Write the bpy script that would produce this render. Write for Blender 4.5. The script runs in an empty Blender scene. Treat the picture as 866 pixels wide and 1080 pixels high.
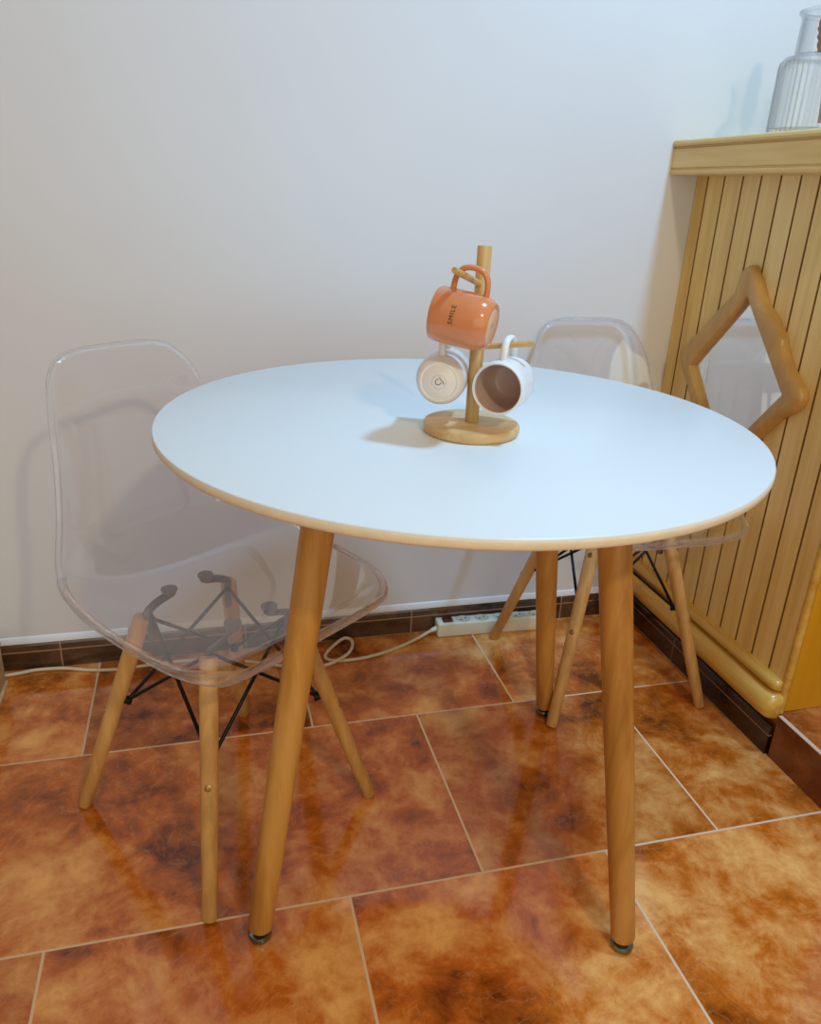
import bpy, bmesh, math, random
from mathutils import Vector, Matrix
random.seed(4)
SC = bpy.context.scene
COL = SC.collection
PI = math.pi

# ------------------------------------------------------------------ helpers
def lin(c):
    return tuple((v/255/12.92 if v/255 <= .04045 else ((v/255+.055)/1.055)**2.4) for v in c)

def link(name, bm, mat, parent=None, smooth=True, angle=40):
    me = bpy.data.meshes.new(name)
    bm.normal_update()
    bm.to_mesh(me); bm.free()
    if smooth:
        for p in me.polygons: p.use_smooth = True
        me.set_sharp_from_angle(angle=math.radians(angle))
    o = bpy.data.objects.new(name, me); COL.objects.link(o)
    if mat: me.materials.append(mat)
    if parent: o.parent = parent
    return o

def thing(name, label, cat, loc=(0, 0, 0), rotz=0, group=None):
    o = bpy.data.objects.new(name, None); COL.objects.link(o)
    o.empty_display_size = .05
    o.location = loc; o.rotation_euler = (0, 0, rotz)
    o['label'] = label; o['category'] = cat
    if group: o['group'] = group
    return o

def tag(o, label, cat, group=None):
    o['label'] = label; o['category'] = cat
    if group: o['group'] = group
    return o

def struct(name, bm, mat, smooth=False):
    o = link(name, bm, mat, None, smooth); o['kind'] = 'structure'; return o

def add_box(bm, lo, hi, bev=0, seg=2):
    lo, hi = Vector(lo), Vector(hi)
    r = bmesh.ops.create_cube(bm, size=1)
    vs = r['verts']
    for v in vs:
        v.co = Vector((lo[i] + (v.co[i] + .5)*(hi[i]-lo[i]) for i in range(3)))
    if bev:
        es = list({e for v in vs for e in v.link_edges})
        bmesh.ops.bevel(bm, geom=es, offset=bev, segments=seg, profile=.5, affect='EDGES')

def add_tube(bm, pts, rad, n=12, cap=True, flat=1.0):
    """circle swept along pts; rad a number or a list; flat squashes the section"""
    pts = [Vector(p) for p in pts]
    if not isinstance(rad, (list, tuple)): rad = [rad]*len(pts)
    T = []
    for i in range(len(pts)):
        a = pts[max(i-1, 0)]; b = pts[min(i+1, len(pts)-1)]
        T.append((b-a).normalized())
    ref = Vector((0, 0, 1)) if abs(T[0].z) < .9 else Vector((1, 0, 0))
    N = (ref - T[0]*ref.dot(T[0])).normalized()
    rings = []
    for i, p in enumerate(pts):
        if i: N = (N - T[i]*N.dot(T[i])).normalized()
        B = T[i].cross(N)
        rings.append([bm.verts.new(p + (N*math.cos(2*PI*k/n)*flat + B*math.sin(2*PI*k/n))*rad[i]) for k in range(n)])
    for a, b in zip(rings, rings[1:]):
        for k in range(n):
            bm.faces.new((a[k], a[(k+1) % n], b[(k+1) % n], b[k]))
    if cap:
        bm.faces.new(rings[0][::-1]); bm.faces.new(rings[-1])

def add_lathe(bm, prof, n=48, M=None):
    """prof: list of (r,z); r==0 closes to a pole"""
    M = M or Matrix()
    rings = []
    for r, z in prof:
        if r < 1e-6: rings.append([bm.verts.new(M @ Vector((0, 0, z)))])
        else: rings.append([bm.verts.new(M @ Vector((r*math.cos(2*PI*k/n), r*math.sin(2*PI*k/n), z))) for k in range(n)])
    for a, b in zip(rings, rings[1:]):
        for k in range(n):
            k2 = (k+1) % n
            if len(a) == 1 and len(b) == 1: continue
            if len(a) == 1: bm.faces.new((a[0], b[k2], b[k]))
            elif len(b) == 1: bm.faces.new((a[k], a[k2], b[0]))
            else: bm.faces.new((a[k], a[k2], b[k2], b[k]))

def smooth_path(pts, sub=8):
    pts = [Vector(p) for p in pts]; out = []
    for i in range(len(pts)-1):
        p0 = pts[max(i-1, 0)]; p1 = pts[i]; p2 = pts[i+1]; p3 = pts[min(i+2, len(pts)-1)]
        for k in range(sub):
            t = k/sub
            out.append(.5*((2*p1) + (p2-p0)*t + (2*p0-5*p1+4*p2-p3)*t*t + (3*p1-p0-3*p2+p3)*t**3))
    out.append(pts[-1]); return out

def prism(bm, poly, fn, d0, d1):
    """extrude a closed 2-D outline; fn(u,v,d) gives the point"""
    a = [bm.verts.new(fn(u, v, d0)) for u, v in poly]
    b = [bm.verts.new(fn(u, v, d1)) for u, v in poly]
    n = len(poly)
    for k in range(n): bm.faces.new((a[k], a[(k+1) % n], b[(k+1) % n], b[k]))
    bm.faces.new(a[::-1]); bm.faces.new(b)

def fix(bm):
    bmesh.ops.recalc_face_normals(bm, faces=bm.faces[:])

def axes(z, x):
    z = Vector(z).normalized(); x = Vector(x); x = (x - z*x.dot(z)).normalized(); y = z.cross(x)
    return Matrix((x, y, z)).transposed().to_4x4()

def text_mesh(s, size, spacing=1.0):
    cu = bpy.data.curves.new('lettering', 'FONT'); cu.body = s; cu.size = size
    cu.align_x = 'CENTER'; cu.align_y = 'CENTER'; cu.space_character = spacing; cu.resolution_u = 3
    o = bpy.data.objects.new('lettering', cu); COL.objects.link(o)
    dg = bpy.context.evaluated_depsgraph_get()
    me = bpy.data.meshes.new_from_object(o.evaluated_get(dg))
    bpy.data.objects.remove(o); bpy.data.curves.remove(cu)
    bm = bmesh.new(); bm.from_mesh(me); bpy.data.meshes.remove(me)
    return bm

# ------------------------------------------------------------------ materials
class NT:
    def __init__(s, name):
        s.m = bpy.data.materials.new(name); s.m.use_nodes = True
        s.t = s.m.node_tree; s.t.nodes.clear()
        s.out = s.n('ShaderNodeOutputMaterial')
    def n(s, typ, **kw):
        nd = s.t.nodes.new(typ)
        for k, v in kw.items():
            if k[0] == '_': setattr(nd, k[1:], v)
            else:
                key = k.replace('__', ' ')
                nd.inputs[int(key[1:]) if key[0] == 'i' and key[1:].isdigit() else key].default_value = v
        return nd
    def l(s, a, b): s.t.links.new(a, b)
    def bsdf(s, **kw):
        b = s.n('ShaderNodeBsdfPrincipled')
        for k, v in kw.items(): b.inputs[k.replace('__', ' ')].default_value = v
        s.l(b.outputs[0], s.out.inputs[0]); return b
    def coords(s, scale=(1, 1, 1), loc=(0, 0, 0)):
        tc = s.n('ShaderNodeTexCoord'); mp = s.n('ShaderNodeMapping')
        mp.inputs['Scale'].default_value = scale; mp.inputs['Location'].default_value = loc
        s.l(tc.outputs['Object'], mp.inputs[0]); return mp.outputs[0]
    def ramp(s, fac, stops):
        r = s.n('ShaderNodeValToRGB'); e = r.color_ramp.elements
        while len(e) < len(stops): e.new(.5)
        for x, (p, c) in zip(e, stops): x.position = p; x.color = (*c, 1)
        s.l(fac, r.inputs[0]); return r.outputs[0]
    def noise(s, vec, scale, detail=4, rough=.55, dist=0):
        n = s.n('ShaderNodeTexNoise'); n.inputs['Scale'].default_value = scale
        n.inputs['Detail'].default_value = detail; n.inputs['Roughness'].default_value = rough
        n.inputs['Distortion'].default_value = dist
        if vec is not None: s.l(vec, n.inputs['Vector'])
        return n.outputs[0]
    def bump(s, h, bsdf, strength=.2, dist=.002):
        b = s.n('ShaderNodeBump'); b.inputs['Strength'].default_value = strength; b.inputs['Distance'].default_value = dist
        s.l(h, b.inputs['Height']); s.l(b.outputs[0], bsdf.inputs['Normal'])
    def mix(s, fac, a, b, mode='MIX'):
        m = s.n('ShaderNodeMix', _data_type='RGBA', _blend_type=mode)
        for v, i in ((fac, 0), (a, 6), (b, 7)):
            if hasattr(v, 'is_linked'): s.l(v, m.inputs[i])
            else: m.inputs[i].default_value = v if i == 0 else (*v, 1)
        return m.outputs[2]

def plain(name, rgb, rough=.5, var=.06, scale=30, bump=0, **kw):
    t = NT(name); b = t.bsdf(Roughness=rough, **kw); c = lin(rgb)
    v = t.noise(t.coords(), scale, 3)
    t.l(t.ramp(v, [(.3, tuple(x*(1-var) for x in c)), (.7, tuple(min(1, x*(1+var)) for x in c))]), b.inputs['Base Color'])
    if bump: t.bump(v, b, bump, .001)
    return t.m

def wood(name, dark, mid, light, stretch=(1, 1, .06), scale=60, rough=.45, coat=0):
    t = NT(name); b = t.bsdf(Roughness=rough); b.inputs['Coat Weight'].default_value = coat
    b.inputs['Coat Roughness'].default_value = .2
    v = t.coords(stretch)
    n1 = t.noise(v, scale, 5, .6, .4)
    n2 = t.noise(t.coords(tuple(s*.35 for s in stretch)), scale*.35, 3, .5, 1.5)
    m = t.n('ShaderNodeMath', _operation='ADD'); t.l(n1, m.inputs[0]); t.l(n2, m.inputs[1])
    h = t.n('ShaderNodeMath', _operation='MULTIPLY'); t.l(m.outputs[0], h.inputs[0]); h.inputs[1].default_value = .5
    t.l(t.ramp(h.outputs[0], [(.36, lin(dark)), (.5, lin(mid)), (.64, lin(light))]), b.inputs['Base Color'])
    t.bump(n1, b, .06, .001)
    return t.m

TX, TY, Y0, XP = .4578, .44, .9136, -.276
def tile_mat(name, dark, mid, light, vein, tile=True, rough=.13, tx=TX, ty=TY, xp=XP, yp=Y0, swap=None, grout=(196, 160, 122), mortar=.0022, off=.5):
    t = NT(name); b = t.bsdf(Roughness=rough)
    b.inputs['Specular IOR Level'].default_value = .7
    tc = t.n('ShaderNodeTexCoord')
    src = tc.outputs['Object']
    if swap:
        sx = t.n('ShaderNodeSeparateXYZ'); cx = t.n('ShaderNodeCombineXYZ'); t.l(src, sx.inputs[0])
        t.l(sx.outputs['XYZ'.index(swap[0])], cx.inputs[0]); t.l(sx.outputs['XYZ'.index(swap[1])], cx.inputs[1])
        src2 = cx.outputs[0]
    else: src2 = src
    mp = t.n('ShaderNodeMapping'); mp.inputs['Location'].default_value = (-xp + tx*20, -yp + ty*20, 0)
    t.l(src2, mp.inputs[0])
    br = t.n('ShaderNodeTexBrick'); br.offset = off; br.offset_frequency = 2; br.squash = 1
    br.inputs['Color1'].default_value = (0, 0, 0, 1); br.inputs['Color2'].default_value = (1, 1, 1, 1)
    br.inputs['Mortar'].default_value = (.5, .5, .5, 1)
    br.inputs['Scale'].default_value = 1; br.inputs['Mortar Size'].default_value = mortar
    br.inputs['Mortar Smooth'].default_value = .15; br.inputs['Brick Width'].default_value = tx; br.inputs['Row Height'].default_value = ty
    t.l(mp.outputs[0], br.inputs['Vector'])
    # marbling, shifted per tile
    sc = t.n('ShaderNodeVectorMath', _operation='SCALE'); sc.inputs['Scale'].default_value = 7.3
    t.l(br.outputs['Color'], sc.inputs[0])
    ad = t.n('ShaderNodeVectorMath', _operation='ADD'); t.l(src, ad.inputs[0]); t.l(sc.outputs[0], ad.inputs[1])
    n1 = t.noise(ad.outputs[0], 4.6, 9, .66, .25)
    n2 = t.noise(ad.outputs[0], 15, 8, .70, .5)
    mm = t.n('ShaderNodeMath', _operation='MULTIPLY_ADD'); t.l(n2, mm.inputs[0]); mm.inputs[1].default_value = .35; 
    m2 = t.n('ShaderNodeMath', _operation='MULTIPLY'); t.l(n1, m2.inputs[0]); m2.inputs[1].default_value = .65
    t.l(m2.outputs[0], mm.inputs[2])
    col = t.ramp(mm.outputs[0], [(.38, lin(dark)), (.49, lin(mid)), (.62, lin(light))])
    # fine pale veins
    vn = t.noise(ad.outputs[0], 9, 6, .55, 1.6)
    sb = t.n('ShaderNodeMath', _operation='SUBTRACT'); t.l(vn, sb.inputs[0]); sb.inputs[1].default_value = .5
    ab = t.n('ShaderNodeMath', _operation='ABSOLUTE'); t.l(sb.outputs[0], ab.inputs[0])
    vf = t.ramp(ab.outputs[0], [(0, (.22,)*3), (.008, (.07,)*3), (.02, (0, 0, 0))])
    col = t.mix(vf, col, lin(vein))
    # tile-to-tile tone
    tone = t.ramp(br.outputs['Color'], [(0, (.84,)*3), (1, (1.12,)*3)])
    col = t.mix(1.0, col, tone, 'MULTIPLY')
    col = t.mix(br.outputs['Fac'], col, lin(grout))
    t.l(col, b.inputs['Base Color'])
    rr = t.n('ShaderNodeMapRange'); rr.inputs['To Min'].default_value = rough; rr.inputs['To Max'].default_value = .6
    t.l(br.outputs['Fac'], rr.inputs['Value']); t.l(rr.outputs[0], b.inputs['Roughness'])
    # slight waviness of the glaze, grout sits lower
    w = t.noise(src, 14, 2, .5)
    hm = t.n('ShaderNodeMath', _operation='MULTIPLY_ADD'); t.l(br.outputs['Fac'], hm.inputs[0]); hm.inputs[1].default_value = -.6
    hw = t.n('ShaderNodeMath', _operation='MULTIPLY'); t.l(w, hw.inputs[0]); hw.inputs[1].default_value = .5
    t.l(hw.outputs[0], hm.inputs[2]); t.bump(hm.outputs[0], b, .25, .002)
    return t.m

def clear_plastic(name, tint, rough=.03, deep=None):
    """clear moulded polycarbonate as a thin shell: straight-through light plus Fresnel reflection"""
    t = NT(name)
    tr = t.n('ShaderNodeBsdfTransparent'); tr.inputs[0].default_value = (*tint, 1)
    gl = t.n('ShaderNodeBsdfGlossy'); gl.inputs['Roughness'].default_value = rough; gl.inputs['Color'].default_value = (1, 1, 1, 1)
    lw = t.n('ShaderNodeLayerWeight'); lw.inputs['Blend'].default_value = .5
    if deep:      # fluted glass is thicker, so greyer, along a slanting path
        sq = t.n('ShaderNodeMath', _operation='POWER'); t.l(lw.outputs['Facing'], sq.inputs[0]); sq.inputs[1].default_value = 1.6
        t.l(t.mix(sq.outputs[0], tint, deep), tr.inputs[0])
    pw = t.n('ShaderNodeMath', _operation='POWER'); t.l(lw.outputs['Facing'], pw.inputs[0]); pw.inputs[1].default_value = 4.0
    ma = t.n('ShaderNodeMath', _operation='MULTIPLY_ADD'); t.l(pw.outputs[0], ma.inputs[0]); ma.inputs[1].default_value = .92; ma.inputs[2].default_value = .05
    mx = t.n('ShaderNodeMixShader'); t.l(ma.outputs[0], mx.inputs[0]); t.l(tr.outputs[0], mx.inputs[1]); t.l(gl.outputs[0], mx.inputs[2])
    t.l(mx.outputs[0], t.out.inputs[0]); return t.m

M = {}
M['wall'] = plain('wall_plaster', (226, 226, 226), .75, .015, 3, .0)
M['floor'] = tile_mat('floor_tiles', (108, 46, 8), (202, 108, 30), (248, 186, 108), (234, 184, 124), grout=(232, 204, 168), mortar=.0023, rough=.10)
M['step_tile'] = tile_mat('platform_tiles', (120, 58, 24), (172, 96, 44), (212, 146, 88), (230, 180, 122), xp=1.1, yp=.95)
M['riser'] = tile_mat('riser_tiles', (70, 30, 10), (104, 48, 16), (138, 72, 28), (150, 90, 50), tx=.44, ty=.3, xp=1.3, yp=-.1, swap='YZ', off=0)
M['skirt'] = tile_mat('skirting_tiles', (52, 32, 18), (78, 50, 30), (112, 76, 48), (120, 90, 60), tx=.42, ty=.047, xp=.063, yp=0, swap='XZ', off=0, grout=(170, 135, 105), mortar=.0016, rough=.2)
M['skirt_r'] = tile_mat('skirting_tiles_shaded', (30, 18, 10), (46, 28, 16), (66, 42, 26), (80, 56, 36), tx=.42, ty=.047, xp=1.02, yp=0, swap='YZ', off=0, grout=(140, 110, 85), mortar=.0016, rough=.2)  # same skirting in darker colours, shadow under the moulding painted in
M['white_top'] = plain('white_laminate', (230, 234, 231), .32, .008, 4)
M['edge'] = plain('beige_edge_band', (242, 228, 204), .5, .05, 60)
M['leg'] = wood('beech_table_legs', (164, 110, 46), (194, 138, 64), (210, 158, 84), scale=55, rough=.42)
M['chair_leg'] = wood('beech_chair_legs', (176, 128, 66), (204, 156, 92), (222, 178, 116), scale=55, rough=.45)
M['pine'] = wood('varnished_planks', (222, 180, 98), (238, 202, 122), (248, 216, 146), stretch=(1, 1, .05), scale=34, rough=.4, coat=.25)
M['pine_top'] = wood('varnished_worktop', (206, 164, 84), (226, 190, 112), (238, 206, 136), stretch=(1, .05, 1), scale=40, rough=.38, coat=.25)
M['pine_end'] = wood('varnished_end_panel', (196, 136, 6), (210, 150, 10), (220, 162, 22), stretch=(1, 1, .05), scale=20, rough=.35, coat=.3)
M['mould'] = wood('varnished_moulding', (190, 140, 48), (214, 168, 74), (228, 188, 98), stretch=(1, .05, 1), scale=40, rough=.3, coat=.4)
M['frame'] = wood('varnished_mirror_frame', (178, 132, 66), (202, 158, 88), (218, 178, 108), stretch=(.4, .4, .2), scale=36, rough=.4, coat=.2)
M['rackwood'] = wood('bamboo_rack', (186, 146, 86), (210, 172, 110), (226, 192, 134), stretch=(1, 1, .08), scale=90, rough=.45)
M['rackbase'] = wood('bamboo_rack_base', (206, 164, 108), (222, 186, 132), (234, 204, 154), stretch=(.08, 1, 1), scale=90, rough=.45)
M['boxwood'] = wood('pale_wood_box', (170, 138, 88), (192, 160, 108), (208, 178, 130), stretch=(1, .06, 1), scale=40)
M['clear'] = clear_plastic('clear_polycarbonate', (.988, .985, .990))
t = NT('clear_polycarbonate_edge'); g = t.n('ShaderNodeBsdfGlass'); g.inputs['Roughness'].default_value = .01; g.inputs['IOR'].default_value = 1.5
tr = t.n('ShaderNodeBsdfTransparent'); tr.inputs[0].default_value = (.97, .97, .975, 1)
tl = t.n('ShaderNodeBsdfTranslucent'); tl.inputs[0].default_value = (.9, .9, .92, 1); df = t.n('ShaderNodeBsdfDiffuse'); df.inputs[0].default_value = (.9, .9, .92, 1)
a_ = t.n('ShaderNodeMixShader'); a_.inputs[0].default_value = .35; t.l(g.outputs[0], a_.inputs[1]); t.l(tr.outputs[0], a_.inputs[2])
b_ = t.n('ShaderNodeMixShader'); b_.inputs[0].default_value = .5; t.l(tl.outputs[0], b_.inputs[1]); t.l(df.outputs[0], b_.inputs[2])
c_ = t.n('ShaderNodeMixShader'); c_.inputs[0].default_value = .09; t.l(a_.outputs[0], c_.inputs[1]); t.l(b_.outputs[0], c_.inputs[2])
t.l(c_.outputs[0], t.out.inputs[0]); M['clear_edge'] = t.m
M['glass'] = clear_plastic('fluted_glass', (.985, .988, .99), .10, (.55, .58, .60))
M['black'] = plain('black_metal_rod', (22, 22, 26), .35, .1, 80, Metallic=.6)
M['bracket'] = plain('dark_steel_bracket', (104, 104, 104), .4, .1, 80, Metallic=.7)
M['pad'] = plain('grey_rubber_mount', (120, 118, 116), .6, .1, 80)
M['screw'] = plain('brass_screw', (170, 140, 90), .3, .1, 90, Metallic=.9)
M['chrome'] = plain('blue_chrome', (120, 150, 165), .12, .05, 60, Metallic=1.0)
M['mount'] = plain('steel_mount', (190, 185, 178), .4, .05, 40, Metallic=.5)
M['strip'] = plain('cream_plastic', (232, 230, 208), .35, .02, 20)
M['socket'] = plain('socket_plastic', (206, 204, 180), .4, .02, 20)
M['hole'] = plain('socket_holes', (60, 56, 50), .6, .05, 20)
M['red'] = plain('dark_red_switch', (92, 24, 20), .25, .1, 60)
M['cord'] = plain('cream_cord', (222, 206, 172), .5, .03, 40)
M['orange'] = plain('orange_glaze', (216, 136, 88), .16, .07, 26)
M['orange_in'] = plain('orange_base_ring', (226, 186, 150), .35, .04, 40)
M['whitemug'] = plain('cream_glaze', (236, 226, 218), .22, .03, 26)
M['bluewhite'] = plain('white_glaze', (236, 238, 240), .2, .02, 26)
M['mugin'] = plain('dusty_pink_glaze', (206, 174, 160), .25, .04, 26)
M['ink'] = plain('dark_print', (70, 34, 28), .6, .05, 60)
M['inkgrey'] = plain('grey_print', (96, 92, 104), .6, .05, 60)
M['stem'] = plain('dried_stem', (168, 120, 100), .8, .25, 60, .4)
t = NT('mirror_glass'); b = t.bsdf(Metallic=1.0, Roughness=.015); b.inputs['Base Color'].default_value = (.86, .88, .88, 1); M['mirror'] = t.m
M['dark'] = plain('groove_shade_wood', (150, 110, 54), .45, .15, 40)
M['nosing'] = plain('pale_nosing', (214, 192, 170), .4, .02, 30)
M['caulk'] = plain('white_sealant', (240, 240, 240), .4, .02, 30)

# ------------------------------------------------------------------ setting
YW, XR, STEP = 1.695, 1.104, .102
bm = bmesh.new(); add_box(bm, (-2.6, -2.2, -.06), (XR, YW, 0)); struct('floor', bm, M['floor'])
bm = bmesh.new(); add_box(bm, (-2.6, YW, -.06), (3.4, YW+.1, 2.7)); struct('wall_back', bm, M['wall'])
# raised platform behind / under the counter with tiled riser
bm = bmesh.new(); add_box(bm, (XR+.004, -2.2, -.06), (3.4, YW, STEP)); struct('floor_platform', bm, M['step_tile'])
bm = bmesh.new(); add_box(bm, (XR-.004, -2.2, 0), (XR+.004, 1.075, STEP-.0022)); struct('trim_1', bm, M['riser'])
bm = bmesh.new(); add_box(bm, (XR-.0045, -2.2, STEP-.0022), (XR+.0045, 1.075, STEP+.0008), .0008, 1); struct('trim_2', bm, M['nosing'])
# tiled skirting along back wall and along the foot of the counter
def skirting(name, m, fn, l0, l1):
    bm = bmesh.new()
    prof = [(0, 0), (.008, 0), (.008, .047), (.0075, .062), (.005, .068), (0, .068)]
    prism(bm, prof, fn, l0, l1); fix(bm); struct(name, bm, m)
skirting('baseboard_back', M['skirt'], lambda u, v, d: (d, YW-u, v), -2.6, XR-.012)
skirting('baseboard_right', M['skirt_r'], lambda u, v, d: (XR-.001-u, d, v), 1.082, YW-.009)
bm = bmesh.new(); prism(bm, [(0, .068), (.006, .068), (.0052, .074), (.003, .081), (0, .084)], lambda u, v, d: (d, YW-u, v), -2.6, XR-.012); fix(bm)
struct('trim_3', bm, M['caulk'])

# ------------------------------------------------------------------ counter
Y1 = 1.088
cn = thing('counter_cabinet', 'tall varnished wood counter cabinet faced with vertical planks beside the back wall', 'cabinet', (1.25, 1.39, STEP))
def loc(o, root):          # keep world geometry while parented
    o.matrix_parent_inverse = Matrix.Translation(root.location).inverted() if root.rotation_euler.z == 0 else root.matrix_world.inverted(); return o
CT = 1.122
grooves = [1.651, 1.591, 1.528, 1.47, 1.411, 1.355, 1.304, 1.248, 1.192, 1.136]
poly = [(YW-.001, 0)]
for g in grooves:
    poly += [(g+.0026, 0), (g+.0012, .0045), (g-.0012, .0045), (g-.0026, 0)]
poly += [(Y1, 0), (Y1, .016), (YW-.001, .016)]
bm = bmesh.new(); prism(bm, poly, lambda u, v, d: (XR+v, u, d), STEP+.001, CT); fix(bm)
for f in bm.faces:      # shade between the planks painted in: groove faces take a darker wood colour
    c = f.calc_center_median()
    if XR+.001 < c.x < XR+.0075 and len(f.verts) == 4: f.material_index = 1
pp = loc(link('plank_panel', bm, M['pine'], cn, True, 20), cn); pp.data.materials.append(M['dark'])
bm = bmesh.new(); add_box(bm, (XR+.0165, Y1-.004, STEP+.0005), (1.41, Y1+.014, CT), .002); loc(link('end_panel', bm, M['pine_end'], cn), cn)
bm = bmesh.new(); add_tube(bm, [(XR+.007, Y1-.0005, STEP+.001), (XR+.007, Y1-.0005, CT)], .0085, 12); o = loc(link('corner_bead', bm, M['mould'], cn), cn)
bm = bmesh.new(); add_box(bm, (1.394, Y1+.0145, STEP+.001), (1.41, YW-.001, CT)); loc(link('back_panel', bm, M['pine'], cn), cn)
def half_round(name, zc, hz, px, y0, y1):
    bm = bmesh.new(); n = 14
    prof = [(-.001, -hz)] + [(px*math.sin(PI*k/n)**.8, -hz*math.cos(PI*k/n)) for k in range(1, n)] + [(-.001, hz)]
    ys = [y0, y0+.004, y0+.012, y0+.028, y1]; sc = [.55, .82, .96, 1, 1]
    rings = [[bm.verts.new((XR-u*s, y, zc+v*(.35+.65*s))) for u, v in prof] for y, s in zip(ys, sc)]
    for a, b_ in zip(rings, rings[1:]):
        for k in range(len(prof)-1): bm.faces.new((a[k], a[k+1], b_[k+1], b_[k]))
        bm.faces.new((a[-1], a[0], b_[0], b_[-1]))
    bm.faces.new(rings[0]); bm.faces.new(rings[-1]); fix(bm)
    return loc(link(name, bm, M['mould'], cn, True, 50), cn)
half_round('base_moulding', .117, .031, .040, 1.078, YW-.002)
half_round('base_moulding', .163, .0135, .022, 1.088, YW-.002)

# worktop with moulded front edge
w = thing('worktop', 'thick varnished wood worktop with moulded edge lying on the plank counter', 'worktop', (1.22, 1.36, CT))
prof = [(1.43, 0), (1.04, 0), (1.034, .001), (1.0315, .005), (1.0325, .0095), (1.0365, .011), (1.0365, .013), (1.0335, .0145), (1.033, .052), (1.0365, .054),
        (1.0365, .056), (1.031, .0575), (1.029, .062), (1.0305, .067), (1.036, .070), (1.43, .070)]
bm = bmesh.new(); prism(bm, prof, lambda u, v, d: (u, d, CT+v), 1.0, YW-.001); fix(bm)
loc(link('slab', bm, M['pine_top'], w, True, 30), w)

# ------------------------------------------------------------------ mirror on the planks
mr = thing('wall_mirror', 'small irregular diamond mirror in a carved wavy wooden frame on the plank counter', 'mirror', (XR, 1.41, .72))
inner = [(1.415, .892), (1.256, .728), (1.411, .539), (1.568, .72)]
outer = [(1.438, .948), (1.417, .955), (1.397, .953), (1.383, .942), (1.365, .926), (1.352, .905), (1.333, .887), (1.308, .870), (1.283, .851), (1.268, .835), (1.262, .822),
         (1.250, .806), (1.238, .793), (1.215, .774), (1.193, .757), (1.183, .743), (1.184, .728), (1.196, .710), (1.227, .688), (1.255, .658),
         (1.285, .622), (1.318, .585), (1.352, .548), (1.380, .515), (1.405, .500), (1.428, .503), (1.445, .522), (1.468, .556), (1.492, .585), (1.520, .617),
         (1.548, .650), (1.572, .680), (1.598, .706), (1.614, .730), (1.616, .748), (1.600, .766), (1.568, .795), (1.535, .826), (1.500, .862), (1.470, .888), (1.450, .905), (1.445, .925)]
# resample the inner diamond so that each outer point has a partner
def inner_at(p):
    c = Vector((1.412, .72)); d = (Vector(p)-c); best = None
    for i in range(4):
        a = Vector(inner[i]); b_ = Vector(inner[(i+1) % 4]); e = b_-a
        det = d.x*(-e.y) - d.y*(-e.x)
        if abs(det) < 1e-9: continue
        r = a-c
        tt = (r.x*(-e.y) - r.y*(-e.x))/det; ss = (d.x*r.y - d.y*r.x)/det
        if tt > 0 and -1e-6 <= ss <= 1+1e-6: best = c + d*tt
    return best
def flare(p):        # the frame is widest where it meets the planks
    k = 1+.02*max(0, min(1, (1.47-p[0])/.09)); return Vector((p[0]*k, 1.059+(p[1]-1.059)*k, 0))
op = [flare(p) for p in outer]; op = smooth_path(op + [op[0]], 4)[:-1]
opts = [(p.x, p.y) for p in op]; ipts = [inner_at(p) for p in opts]
for c in inner:      # snap nearest to true corners
    k = min(range(len(ipts)), key=lambda i: (ipts[i]-Vector(c)).length); ipts[k] = Vector(c)
bm = bmesh.new(); F = .021
levels = [(0, 0, .0005), (0, 0, .010), (.03, .0, .0145), (.09, 0, .0182), (.18, .0, F), (.5, .0, F+.001), (.90, 0, F), (.97, 0, F-.001), (1.0, 0, F-.004), (1.0, 0, .006)]
rings = []
for f_, _, h_ in levels:
    rings.append([bm.verts.new((XR-h_, opts[i][0]*(1-f_)+ipts[i].x*f_, opts[i][1]*(1-f_)+ipts[i].y*f_)) for i in range(len(opts))])
n = len(opts)
for a, b_ in zip(rings, rings[1:]):
    for k in range(n): bm.faces.new((a[k], a[(k+1) % n], b_[(k+1) % n], b_[k]))
fix(bm); loc(link('frame', bm, M['frame'], mr, True, 50), mr)
bm = bmesh.new(); prism(bm, inner, lambda u, v, d: (XR-d, u, v), .0008, .0075); fix(bm); loc(link('mirror_glass', bm, M['mirror'], mr, False), mr)

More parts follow.
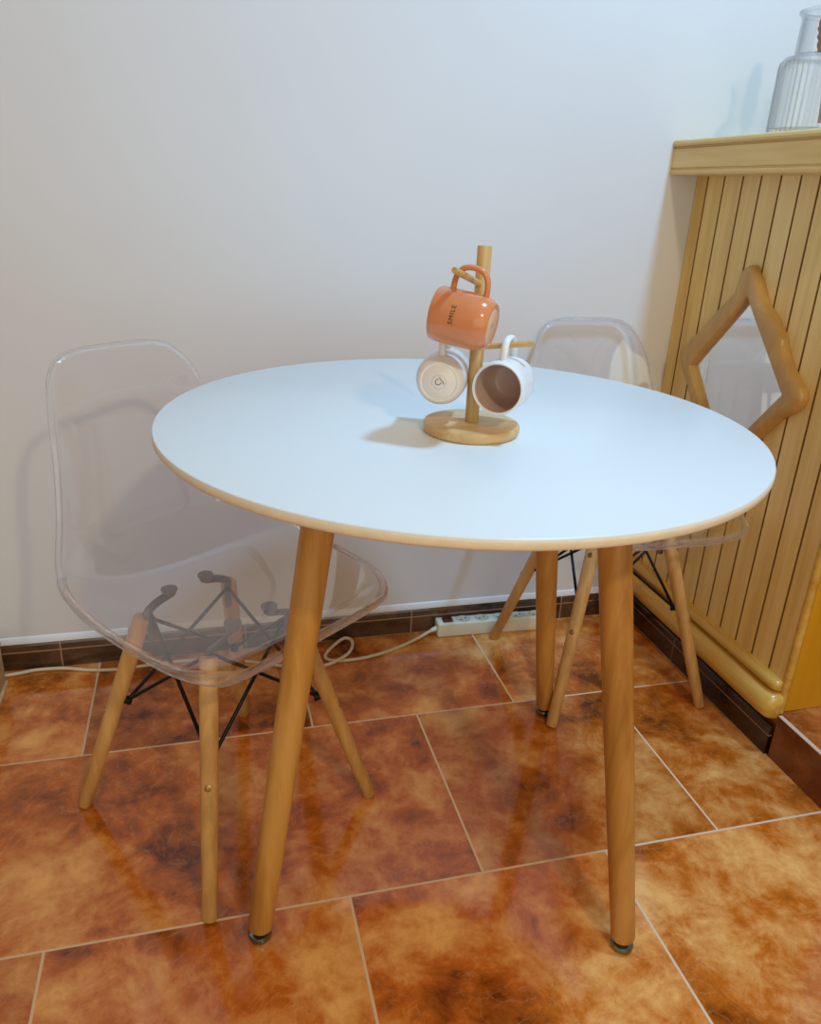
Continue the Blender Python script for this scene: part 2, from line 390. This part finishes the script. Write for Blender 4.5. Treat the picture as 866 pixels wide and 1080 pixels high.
# ------------------------------------------------------------------ round table
TC = Vector((.3665, 1.076)); R = .44
tb = thing('round_table', 'round white dining table with beige edge and four splayed wooden legs', 'table', (TC.x, TC.y, 0))
bm = bmesh.new(); add_lathe(bm, [(0, .7505), (R-.002, .7505), (R-.0005, .7498), (R, .748), (R, .7478)], 160)
add_lathe(bm, [(0, .745), (R-.004, .745)], 160); link('tabletop', bm, M['white_top'], tb, True, 60)
bm = bmesh.new(); add_lathe(bm, [(R, .7478), (R+.0004, .7472), (R+.0004, .7400), (R-.002, .7365), (R-.010, .7325), (R-.03, .731), (0, .731)], 160); link('edge_band', bm, M['edge'], tb, True, 60)
for dx, dy in ((-.331, -.206), (.2066, -.341), (.3235, .227), (-.2066, .341)):
    ft = Vector((dx, dy, .020)); tp = Vector((dx*.67, dy*.67, .727))
    d = (tp-ft)
    bm = bmesh.new()
    add_tube(bm, [ft, ft+d*.004, ft+d*.35, ft+d*.7, ft+d*.985], [.0165, .0182, .0205, .0222, .0232], 28)
    lg = link('leg', bm, M['leg'], tb, True, 50)
    bm = bmesh.new(); add_lathe(bm, [(0, 0), (.013, 0), (.0165, .003), (.0178, .008), (.0165, .013), (.010, .0155), (.009, .021), (0, .021)], 24, Matrix.Translation((dx, dy, 0)))
    link('foot_glide', bm, M['chrome'], lg)
    bm = bmesh.new(); add_box(bm, (-.045, -.03, .724), (.045, .03, .7308), .002)
    for s in (-1, 1): add_lathe(bm, [(.005, .7215), (.004, .7205), (0, .7203)], 12, Matrix.Translation((s*.036, 0, 0)))
    mp = link('mounting_plate', bm, M['mount'], lg); mp.location = (tp.x, tp.y, 0); mp.rotation_euler.z = math.atan2(dy, dx)

# ------------------------------------------------------------------ clear chairs
ROWS = [(.222, .449, .118), (.214, .457, .156), (.190, .459, .183), (.150, .456, .200), (.090, .448, .209), (0, .436, .213), (-.07, .437, .210),
        (-.126, .452, .200), (-.163, .492, .189), (-.188, .552, .168), (-.203, .630, .151), (-.216, .705, .138), (-.226, .758, .123),
        (-.231, .784, .107), (-.2335, .797, .087), (-.2345, .802, .059)]
LIFT = [0, .002, .006, .012, .022, .040, .050, .054, .050, .044, .038, .028, .014, .005, .001, 0]
def shell_bm():
    rows = smooth_path([Vector(r) for r in ROWS], 4); ee = [v.x for v in smooth_path([Vector((e, 0, 0)) for e in LIFT], 4)]
    S = [-1, -.96, -.90, -.82, -.72, -.58, -.4, -.2, 0]; S = S + [-q for q in S[-2::-1]]
    bm = bmesh.new(); grid = []
    for i, p in enumerate(rows):
        a = rows[max(i-1, 0)]; b_ = rows[min(i+1, len(rows)-1)]
        t_ = Vector((b_.x-a.x, b_.y-a.y)).normalized(); nn = Vector((t_.y, -t_.x))
        row = []
        for q in S:
            u = abs(q); lift = ee[i]*u**2.4
            dish = -.006*(1-u*u) if -.18 < p.x < .2 else 0
            fz = Vector((p.x, p.y)) + nn*(lift+dish)
            row.append(bm.verts.new((fz.x, q*p.z, fz.y)))
        grid.append(row)
    for a, b_ in zip(grid, grid[1:]):
        for k in range(len(S)-1): bm.faces.new((a[k], b_[k], b_[k+1], a[k+1]))
    fix(bm)
    if sum(f.normal.z for f in bm.faces) < 0: bmesh.ops.reverse_faces(bm, faces=bm.faces[:])
    bm.normal_update()
    # the rim rolls over outwards all the way round
    nr, nc = len(grid), len(S)
    loop = [(i, 0) for i in range(nr)] + [(nr-1, j) for j in range(1, nc)] + [(i, nc-1) for i in range(nr-2, -1, -1)] + [(0, j) for j in range(nc-2, 0, -1)]
    L = len(loop); P_ = [grid[i][j].co.copy() for i, j in loop]; N_ = [grid[i][j].normal.copy() for i, j in loop]
    out = []
    for k in range(L):
        tg = (P_[(k+1) % L]-P_[k-1]).normalized(); o = tg.cross(N_[k]).normalized()
        i, j = loop[k]; inward = grid[min(max(i, 3), nr-4)][min(max(j, 3), nc-4)].co - P_[k]
        if o.dot(inward) > 0: o = -o
        out.append(o)
    for _ in range(3):
        out = [(out[k-1]+out[k]*2+out[(k+1) % L]).normalized() for k in range(L)]
        N_ = [(N_[k-1]+N_[k]*2+N_[(k+1) % L]).normalized() for k in range(L)]
    rad = []
    for k, (i, j) in enumerate(loop):
        f = P_[k].x; rad.append(0.0105 + .006*max(0, min(1, (f-.12)/.09)))
    prev = [grid[i][j] for i, j in loop]
    for ang in (22, 45, 68, 88):
        a = math.radians(ang)
        cur = [bm.verts.new(P_[k] + (out[k]*math.sin(a) + N_[k]*(math.cos(a)-1))*rad[k]) for k in range(L)]
        for k in range(L):
            fc = bm.faces.new((prev[k], prev[(k+1) % L], cur[(k+1) % L], cur[k])); fc.material_index = 1
        prev = cur
    fix(bm)
    if sum(f.normal.z*f.calc_area() for f in bm.faces) < 0: bmesh.ops.reverse_faces(bm, faces=bm.faces[:])
    return bm

def make_chair(label):
    t = thing('clear_chair', label, 'chair', (0, 0, 0), 0, 'clear plastic chairs at the table')
    sh = link('seat_shell', shell_bm(), M['clear'], t, True, 180)
    sh.data.materials.append(M['clear_edge']); md = sh.modifiers.new('thick', 'SOLIDIFY'); md.thickness = .0055; md.offset = -1
    md = sh.modifiers.new('round', 'SUBSURF'); md.levels = 1; md.render_levels = 2
    A = .184; tops = []; mids = []
    for k in range(4):
        sx, sy = ((1, 1), (1, -1), (-1, -1), (-1, 1))[k]
        ft = Vector((sx*A, sy*A, 0)); tp = Vector((sx*.088, sy*.088, .392)); d = tp-ft
        tops.append(tp); mids.append(ft+d*.58)
        bm = bmesh.new(); add_tube(bm, [ft+Vector((0, 0, .001)), ft+d*.01, ft+d*.3, ft+d*.6, ft+d*.9, ft+d*.99, tp], [.0105, .0118, .0132, .0140, .0148, .0145, .0125], 22)
        lg = link('leg', bm, M['chair_leg'], t, True, 50)
        dn = d.normalized(); out = Vector((sx, sy, 0)).normalized(); out = (out-dn*out.dot(dn)).normalized()
        for q, rd in ((.52, .0132), (.93, .0146)):
            Mx = Matrix.Translation(ft+d*q+out*rd) @ axes(out, dn); bm = bmesh.new()
            add_lathe(bm, [(.0055, -.002), (.0055, .0006), (.0045, .0012), (.0022, .0012), (.0018, .0004), (0, .0004)], 16, Mx)
            link('screw', bm, M['screw'], lg)
    inn = []
    for k in range(4):
        tp = tops[k]; sx, sy = (1 if tp.x > 0 else -1), (1 if tp.y > 0 else -1)
        od = Vector((sx, sy, 0)).normalized()
        # folded steel bracket: tongue down the inside of the leg, arm over its top, arm inwards to the rubber mount
        bm = bmesh.new()
        end = Vector((tp.x*.95, tp.y*.42, .416))
        pts = [tp-od*.012+Vector((0, 0, -.045)), tp-od*.013+Vector((0, 0, -.005)), tp-od*.008+Vector((0, 0, .006)), (tp+end)/2+Vector((0, 0, .004)), end]
        add_tube(bm, smooth_path(pts, 5), .0072, 10, True, .6); br_ = link('bracket', bm, M['bracket'], t)
        bm = bmesh.new(); zt = .430 if sx > 0 else .427
        add_lathe(bm, [(0, zt-.013), (.009, zt-.013), (.0105, zt-.010), (.0105, zt-.006), (.0135, zt-.004), (.0135, zt), (0, zt)], 20, Matrix.Translation((end.x, end.y, 0)))
        link('rubber_mount', bm, M['pad'], br_)
    for k in range(4):
        for j in ((k+1) % 4, (k-1) % 4):
            a = mids[k]; tp = tops[j]; od = Vector((tp.x, tp.y, 0)).normalized()
            a2 = a - Vector((a.x, a.y, 0)).normalized()*.018
            b2 = tp - od*.016 + Vector((0, 0, -.004))
            side = (b2-a2).normalized()
            bm = bmesh.new(); add_tube(bm, [a2, a2+side*.05, b2], .0032, 10); link('cross_rod', bm, M['black'], t)
        a = mids[k]; od = Vector((a.x, a.y, 0)).normalized()
        bm = bmesh.new(); Mx = Matrix.Translation(a - od*.009) @ axes(-od, (0, 0, 1))
        add_lathe(bm, [(0, -.004), (.006, -.004), (.006, .008), (.0085, .009), (.0085, .014), (.006, .016), (0, .016)], 14, Mx)
        link('rod_bolt', bm, M['black'], t)
    return t

ch1 = make_chair('clear plastic chair on wooden dowel legs left of the table, its back towards the wall')
ch1.location = (0.002, 1.172, 0); ch1.rotation_euler.z = math.atan2(-.808, .589)
def dup(root, label):
    r = root.copy(); COL.objects.link(r); r['label'] = label
    for c0 in list(root.children):
        c = c0.copy(); COL.objects.link(c); c.parent = r
        for g0 in c0.children:
            g = g0.copy(); COL.objects.link(g); g.parent = c
    return r
ch2 = dup(ch1, 'clear plastic chair behind the table, tucked in beside the plank counter')
ch2.location = (.872, 1.440, 0); ch2.rotation_euler.z = -PI/2

# ------------------------------------------------------------------ mug rack and mugs
TZ = .7505
PX = Vector((.3612, 1.0055, 0))
rk = thing('mug_rack', 'small bamboo mug tree with round base standing on the white table', 'mug rack', (PX.x, PX.y, TZ))
bm = bmesh.new(); add_lathe(bm, [(0, 0), (.064, 0), (.067, .002), (.068, .005), (.068, .0115), (.0665, .0142), (.063, .0155), (0, .0155)], 72); link('base', bm, M['rackbase'], rk)
bm = bmesh.new(); add_lathe(bm, [(0, .015), (.0095, .015), (.0095, .2485), (.0085, .2500), (0, .2500)], 32); link('post', bm, M['rackwood'], rk)
def peg(z0, d, L, rise):
    d = Vector((d[0], d[1], 0)).normalized()
    a = d*.007 + Vector((0, 0, z0-TZ)); b_ = d*L + Vector((0, 0, z0-TZ+rise))
    bm = bmesh.new(); add_tube(bm, [a, a+(b_-a)*.3, a+(b_-a)*.95, b_], [.0042, .0042, .0042, .0036], 16); link('peg', bm, M['rackwood'], rk, True, 50)
peg(.953, (-.70, -.71), .084, .0215)
peg(.871, (.80, -.60), .078, .0115)
peg(.868, (-.92, .44), .058, .012)

def make_mug(label, r, H, centre, mouth, mat, inmat, basemat, hx=.030, hz=(.20, .78)):
    Rm = axes(mouth, (0, 0, 1))
    root = thing('mug', label, 'mug', (0, 0, 0), 0, 'mugs on the rack')
    Mw = Matrix.Translation(centre) @ Rm @ Matrix.Translation((0, 0, -H/2))
    root.matrix_world = Mw
    th = .0038
    prof = [(0, .0015), (r*.66, .0015), (r*.70, .0002), (r*.74, 0), (r*.80, .0015), (r*.92, .008), (r*.985, .018), (r, .032), (r, H*.75), (r*.985, H-.003), (r*.98-th*.3, H-.0003), (r*.98-th*.7, H-.0003), (r*.98-th, H-.003)]
    bm = bmesh.new(); add_lathe(bm, prof, 56); link('body', bm, mat, root, True, 50)
    prof = [(r*.98-th, H-.003), (r-th, H*.75), (r-th, .032), (r*.97-th, .018), (r*.86-th, .010), (r*.6, .0075), (0, .007)]
    bm = bmesh.new(); add_lathe(bm, prof, 56); link('inside', bm, inmat, root, True, 50)
    z0, z1 = H*hz[0], H*hz[1]; zc = (z0+z1)/2; hh = (z1-z0)/2
    pts = []
    for k in range(17):
        a = -PI/2 + PI*k/16
        ca, sa = math.cos(a), math.sin(a)
        pts.append((r-.003 + (hx+.003)*abs(ca)**.62, 0, zc + hh*(1 if sa > 0 else -1)*abs(sa)**.8))
    bm = bmesh.new(); add_tube(bm, pts, .0052, 12, True, .72); link('handle', bm, mat, root, True, 60)
    bm = bmesh.new(); add_lathe(bm, [(r*.665, .0014), (r*.655, .0010), (0, .0010)], 48); link('base_disc', bm, basemat, root, True, 50)
    return root
def wrap_text(root, s, size, spacing, r, ang, z, mat, name='lettering'):
    """text running round the mug at height z, centred at angle ang from the handle"""
    bm = text_mesh(s, size, spacing); bm2 = bm
    bmesh.ops.subdivide_edges(bm2, edges=[e for e in bm2.edges if e.calc_length() > size*.3], cuts=2)
    for v in bm2.verts:
        a = ang + v.co.x/r
        v.co = Vector((math.cos(a)*(r+.0004), math.sin(a)*(r+.0004), z+v.co.y))
    link(name, bm2, mat, root, False)
def base_text(root, s, size, mat, rot=0, ring=0):
    bm = text_mesh(s, size, 1.05)
    for v in bm.verts:
        x, y = v.co.x, v.co.y
        X = x*math.sin(rot)+y*math.cos(rot); Y = x*math.cos(rot)-y*math.sin(rot)
        v.co = Vector((X, Y, .0007))
    if ring:
        for k in range(22):
            a = 2*PI*k/22
            bmesh.ops.create_circle(bm, cap_ends=True, segments=6, radius=.0005, matrix=Matrix.Translation((ring*math.cos(a), ring*math.sin(a), .0007)))
    link('base_stamp', bm, mat, root, False)

zp = Vector((0, 0, 1))
d = Vector((-.65, -.76, 0)).normalized()
mo = make_mug('orange glazed mug printed SMILE hanging highest on the bamboo rack', .0355, .077, PX + d*.055 + zp*.9125, (-.80, .58, .13), M['orange'], M['orange'], M['orange_in'], .029)
wrap_text(mo, 'SMILE', .0085, 1.2, .0357, -PI/2*.98+.22, .045, M['ink'])
base_text(mo, 'SMILE', .004, M['inkgrey'], .6)
d = Vector((.77, -.663, 0)).normalized()
m2 = make_mug('white mug with dusty pink inside, open mouth forward, hanging right on the rack', .036, .078, PX + d*.0452 + zp*.8245, (-.62, -.785, .02), M['bluewhite'], M['mugin'], M['whitemug'], .0265)
wrap_text(m2, 'oo', .005, 1.4, .0362, -PI*.47, .036, M['inkgrey'])
d = Vector((-.92, .44, 0)).normalized()
m3 = make_mug('cream mug hanging below the orange one with its stamped base facing forward', .035, .078, PX + d*.0442 + zp*.8255, (.44, .92, .0), M['whitemug'], M['whitemug'], M['whitemug'], .031)
base_text(m3, 'CJ', .012, M['inkgrey'], .75, .0095)

# ------------------------------------------------------------------ power strip and cord
ps = thing('power_strip', 'cream power strip with dark red switch on the floor against the back wall', 'power strip', (.545, 1.66, 0), math.radians(-2.0))
L_, D_, H_ = .315, .048, .040
bm = bmesh.new(); add_box(bm, (0, -.010, 0), (L_, -.010+D_-.010, H_), .005, 3); link('housing', bm, M['strip'], ps, True, 40)
bm = bmesh.new(); add_box(bm, (.016, -.003, H_-.002), (.042, .019, H_+.004), .0015); link('switch', bm, M['red'], ps)
for k in range(5):
    cx = .072 + k*.050
    bm = bmesh.new(); add_lathe(bm, [(.0195, H_-.0004), (.0190, H_+.0012), (.0172, H_+.0012), (.0166, H_+.0002), (.0160, H_+.0002), (0, H_+.0002)], 32, Matrix.Translation((cx, .009, 0)))
    for v in bm.verts: v.co.y = .009 + (v.co.y-.009)*.82
    so = link('socket', bm, M['socket'], ps)
    bm = bmesh.new()
    for s in (-1, 1): add_lathe(bm, [(.0026, H_+.0003), (.0026, H_+.0006), (0, H_+.0006)], 10, Matrix.Translation((cx+s*.0068, .009+s*.004, 0)))
    link('pin_holes', bm, M['hole'], so)
cz = .0042
path = [(.540, 1.664, .020), (.520, 1.661, .012), (.497, 1.652, .006), (.44, 1.622, cz), (.379, 1.597, cz), (.318, 1.585, cz), (.262, 1.590, cz), (.248, 1.612, cz), (.272, 1.648, .007), (.305, 1.672, .0125),
        (.322, 1.655, .0125), (.310, 1.612, .0125), (.275, 1.578, .0125), (.22, 1.566, .006), (.14, 1.590, cz), (.05, 1.628, cz), (-.06, 1.652, cz), (-.16, 1.650, cz), (-.231, 1.645, cz), (-.294, 1.653, cz), (-.35, 1.671, cz), (-.41, 1.676, cz), (-.452, 1.668, cz), (-.52, 1.662, cz), (-.75, 1.664, cz), (-1.1, 1.66, cz)]
bm = bmesh.new(); add_tube(bm, smooth_path(path, 8), .0040, 12)
cd = link('cord', bm, M['cord'], ps); bpy.context.view_layer.update(); cd.matrix_parent_inverse = ps.matrix_world.inverted()
bm = bmesh.new(); add_tube(bm, [(.550, 1.665, .020), (.541, 1.664, .020), (.530, 1.662, .0165)], [.0075, .0065, .005], 12)
o = link('strain_relief', bm, M['strip'], ps); o.matrix_parent_inverse = ps.matrix_world.inverted()

# ------------------------------------------------------------------ pale box at the left edge
bx = thing('wooden_box', 'low pale wooden box corner at the left edge of the floor by the wall', 'box', (-.62, 1.4, 0))
bm = bmesh.new(); add_box(bm, (-.80, 1.16, .012), (-.466, 1.633, .104), .002); loc(link('body', bm, M['boxwood'], bx), bx)
bm = bmesh.new(); add_box(bm, (-.803, 1.157, 0), (-.463, 1.636, .011), .003); loc(link('base_trim', bm, M['rackbase'], bx), bx)
bm = bmesh.new(); add_box(bm, (-.803, 1.157, .1045), (-.463, 1.634, .112), .002); loc(link('lid', bm, M['boxwood'], bx), bx)

# ------------------------------------------------------------------ ribbed glass vase with a dried stem
VX, VY, VZ = 1.152, 1.43, CT+.070
vs = thing('glass_vase', 'large ribbed clear glass vase standing on the wood worktop', 'vase', (VX, VY, VZ))
def ribbed(prof, n=84):
    bm = bmesh.new(); rings = []
    for r, z, rib in prof:
        if r == 0: rings.append([bm.verts.new((0, 0, z))]); continue
        rings.append([bm.verts.new(((r+rib*(1 if k % 2 else -1))*math.cos(2*PI*k/n), (r+rib*(1 if k % 2 else -1))*math.sin(2*PI*k/n), z)) for k in range(n)])
    for a, b_ in zip(rings, rings[1:]):
        for k in range(n):
            k2 = (k+1) % n
            if len(a) == 1: bm.faces.new((a[0], b_[k2], b_[k]))
            elif len(b_) == 1: bm.faces.new((a[k], a[k2], b_[0]))
            else: bm.faces.new((a[k], a[k2], b_[k2], b_[k]))
    return bm
VR = .070
bm = ribbed([(0, .001, 0), (VR*.9, .001, 0), (VR*.98, .005, .0006), (VR, .012, .0022), (VR, .118, .0022), (VR*.985, .126, .0006), (VR*.90, .134, 0), (VR*.72, .139, 0), (VR*.70, .142, 0),
             (VR*.69, .150, 0), (VR*.67, .195, 0), (VR*.70, .203, 0), (VR*.76, .206, 0), (VR*.76, .210, 0), (VR*.70, .212, 0), (VR*.62, .206, 0), (VR*.63, .150, 0), (VR*.64, .140, 0), (VR*.86, .130, 0), (VR*.94, .118, 0), (VR*.94, .014, 0), (0, .010, 0)])
link('glass_body', bm, M['glass'], vs, True, 20)
st = thing('dried_stem', 'brown dried stem standing in the glass vase', 'dried plant', (VX, VY, VZ+.012))
bm = bmesh.new(); pts = [Vector((.018, -.012, .014)), Vector((.012, -.010, .08)), Vector((-.006, -.008, .15)), Vector((-.004, -.006, .21))]
add_tube(bm, smooth_path(pts, 5), .004, 10); link('stalk', bm, M['stem'], st)
bm = bmesh.new(); rnd = random.Random(3)
sp = smooth_path([Vector((-.006, -.008, .132)), Vector((-.006, -.008, .16)), Vector((-.004, -.006, .20)), Vector((.000, -.004, .245))], 8)
add_tube(bm, sp, [.003 + .013*math.sin(PI*min(1, (i+2)/(len(sp)+3)))**.6*(.85+.3*rnd.random()) for i in range(len(sp))], 14)
link('seed_head', bm, M['stem'], st)

# ------------------------------------------------------------------ light
def area(name, loc_, target, size, power, col, shape='DISK', sy=None):
    l = bpy.data.lights.new(name, 'AREA'); l.shape = shape; l.size = size
    if sy: l.size_y = sy
    l.energy = power; l.color = col
    o = bpy.data.objects.new(name, l); COL.objects.link(o); o.location = loc_
    o.rotation_euler = (Vector(target)-Vector(loc_)).to_track_quat('-Z', 'Y').to_euler(); return o
area('ceiling_lamp', (1.07, .72, 2.8), (.95, .9, 0), .20, 43, (.27, .60, 1.0))
area('room_lamp', (.62, -1.05, 2.35), (.0, 1.2, .4), .14, 17, (1.0, .78, .52))
area('fill_panel', (.2, -2.3, 1.3), (.4, 1.4, .5), 3.2, 27, (.94, 1.0, .78), 'RECTANGLE', 2.0)  # added soft fill behind the camera, lifts the wall under the table
wd = bpy.data.worlds.new('room_glow'); SC.world = wd; wd.use_nodes = True
bg = wd.node_tree.nodes['Background']; bg.inputs[0].default_value = (1.0, .84, .68, 1); bg.inputs[1].default_value = .31

# ------------------------------------------------------------------ camera
cam = bpy.data.cameras.new('camera'); co = bpy.data.objects.new('camera', cam); COL.objects.link(co)
f_, th, psi, rho = 820.117, .389176, .270011, .0478653
fw = Vector((math.sin(psi)*math.cos(th), math.cos(psi)*math.cos(th), -math.sin(th)))
r0 = Vector((math.cos(psi), -math.sin(psi), 0)); u0 = r0.cross(fw)
rr_ = r0*math.cos(rho) + u0*math.sin(rho); uu = -r0*math.sin(rho) + u0*math.cos(rho)
mw = Matrix((rr_, uu, -fw)).transposed().to_4x4(); mw.translation = (0, 0, 1.05934)
co.matrix_world = mw
cam.sensor_fit = 'VERTICAL'; cam.sensor_height = 24; cam.lens = f_/1080*24; cam.clip_start = .02
SC.camera = co
SC.view_settings.view_transform = 'Standard'; SC.view_settings.look = 'None'
SC.view_settings.gamma = 1; SC.view_settings.exposure = -.08; SC.view_settings.use_curve_mapping = False
SC.cycles.max_bounces = 12; SC.cycles.transparent_max_bounces = 24
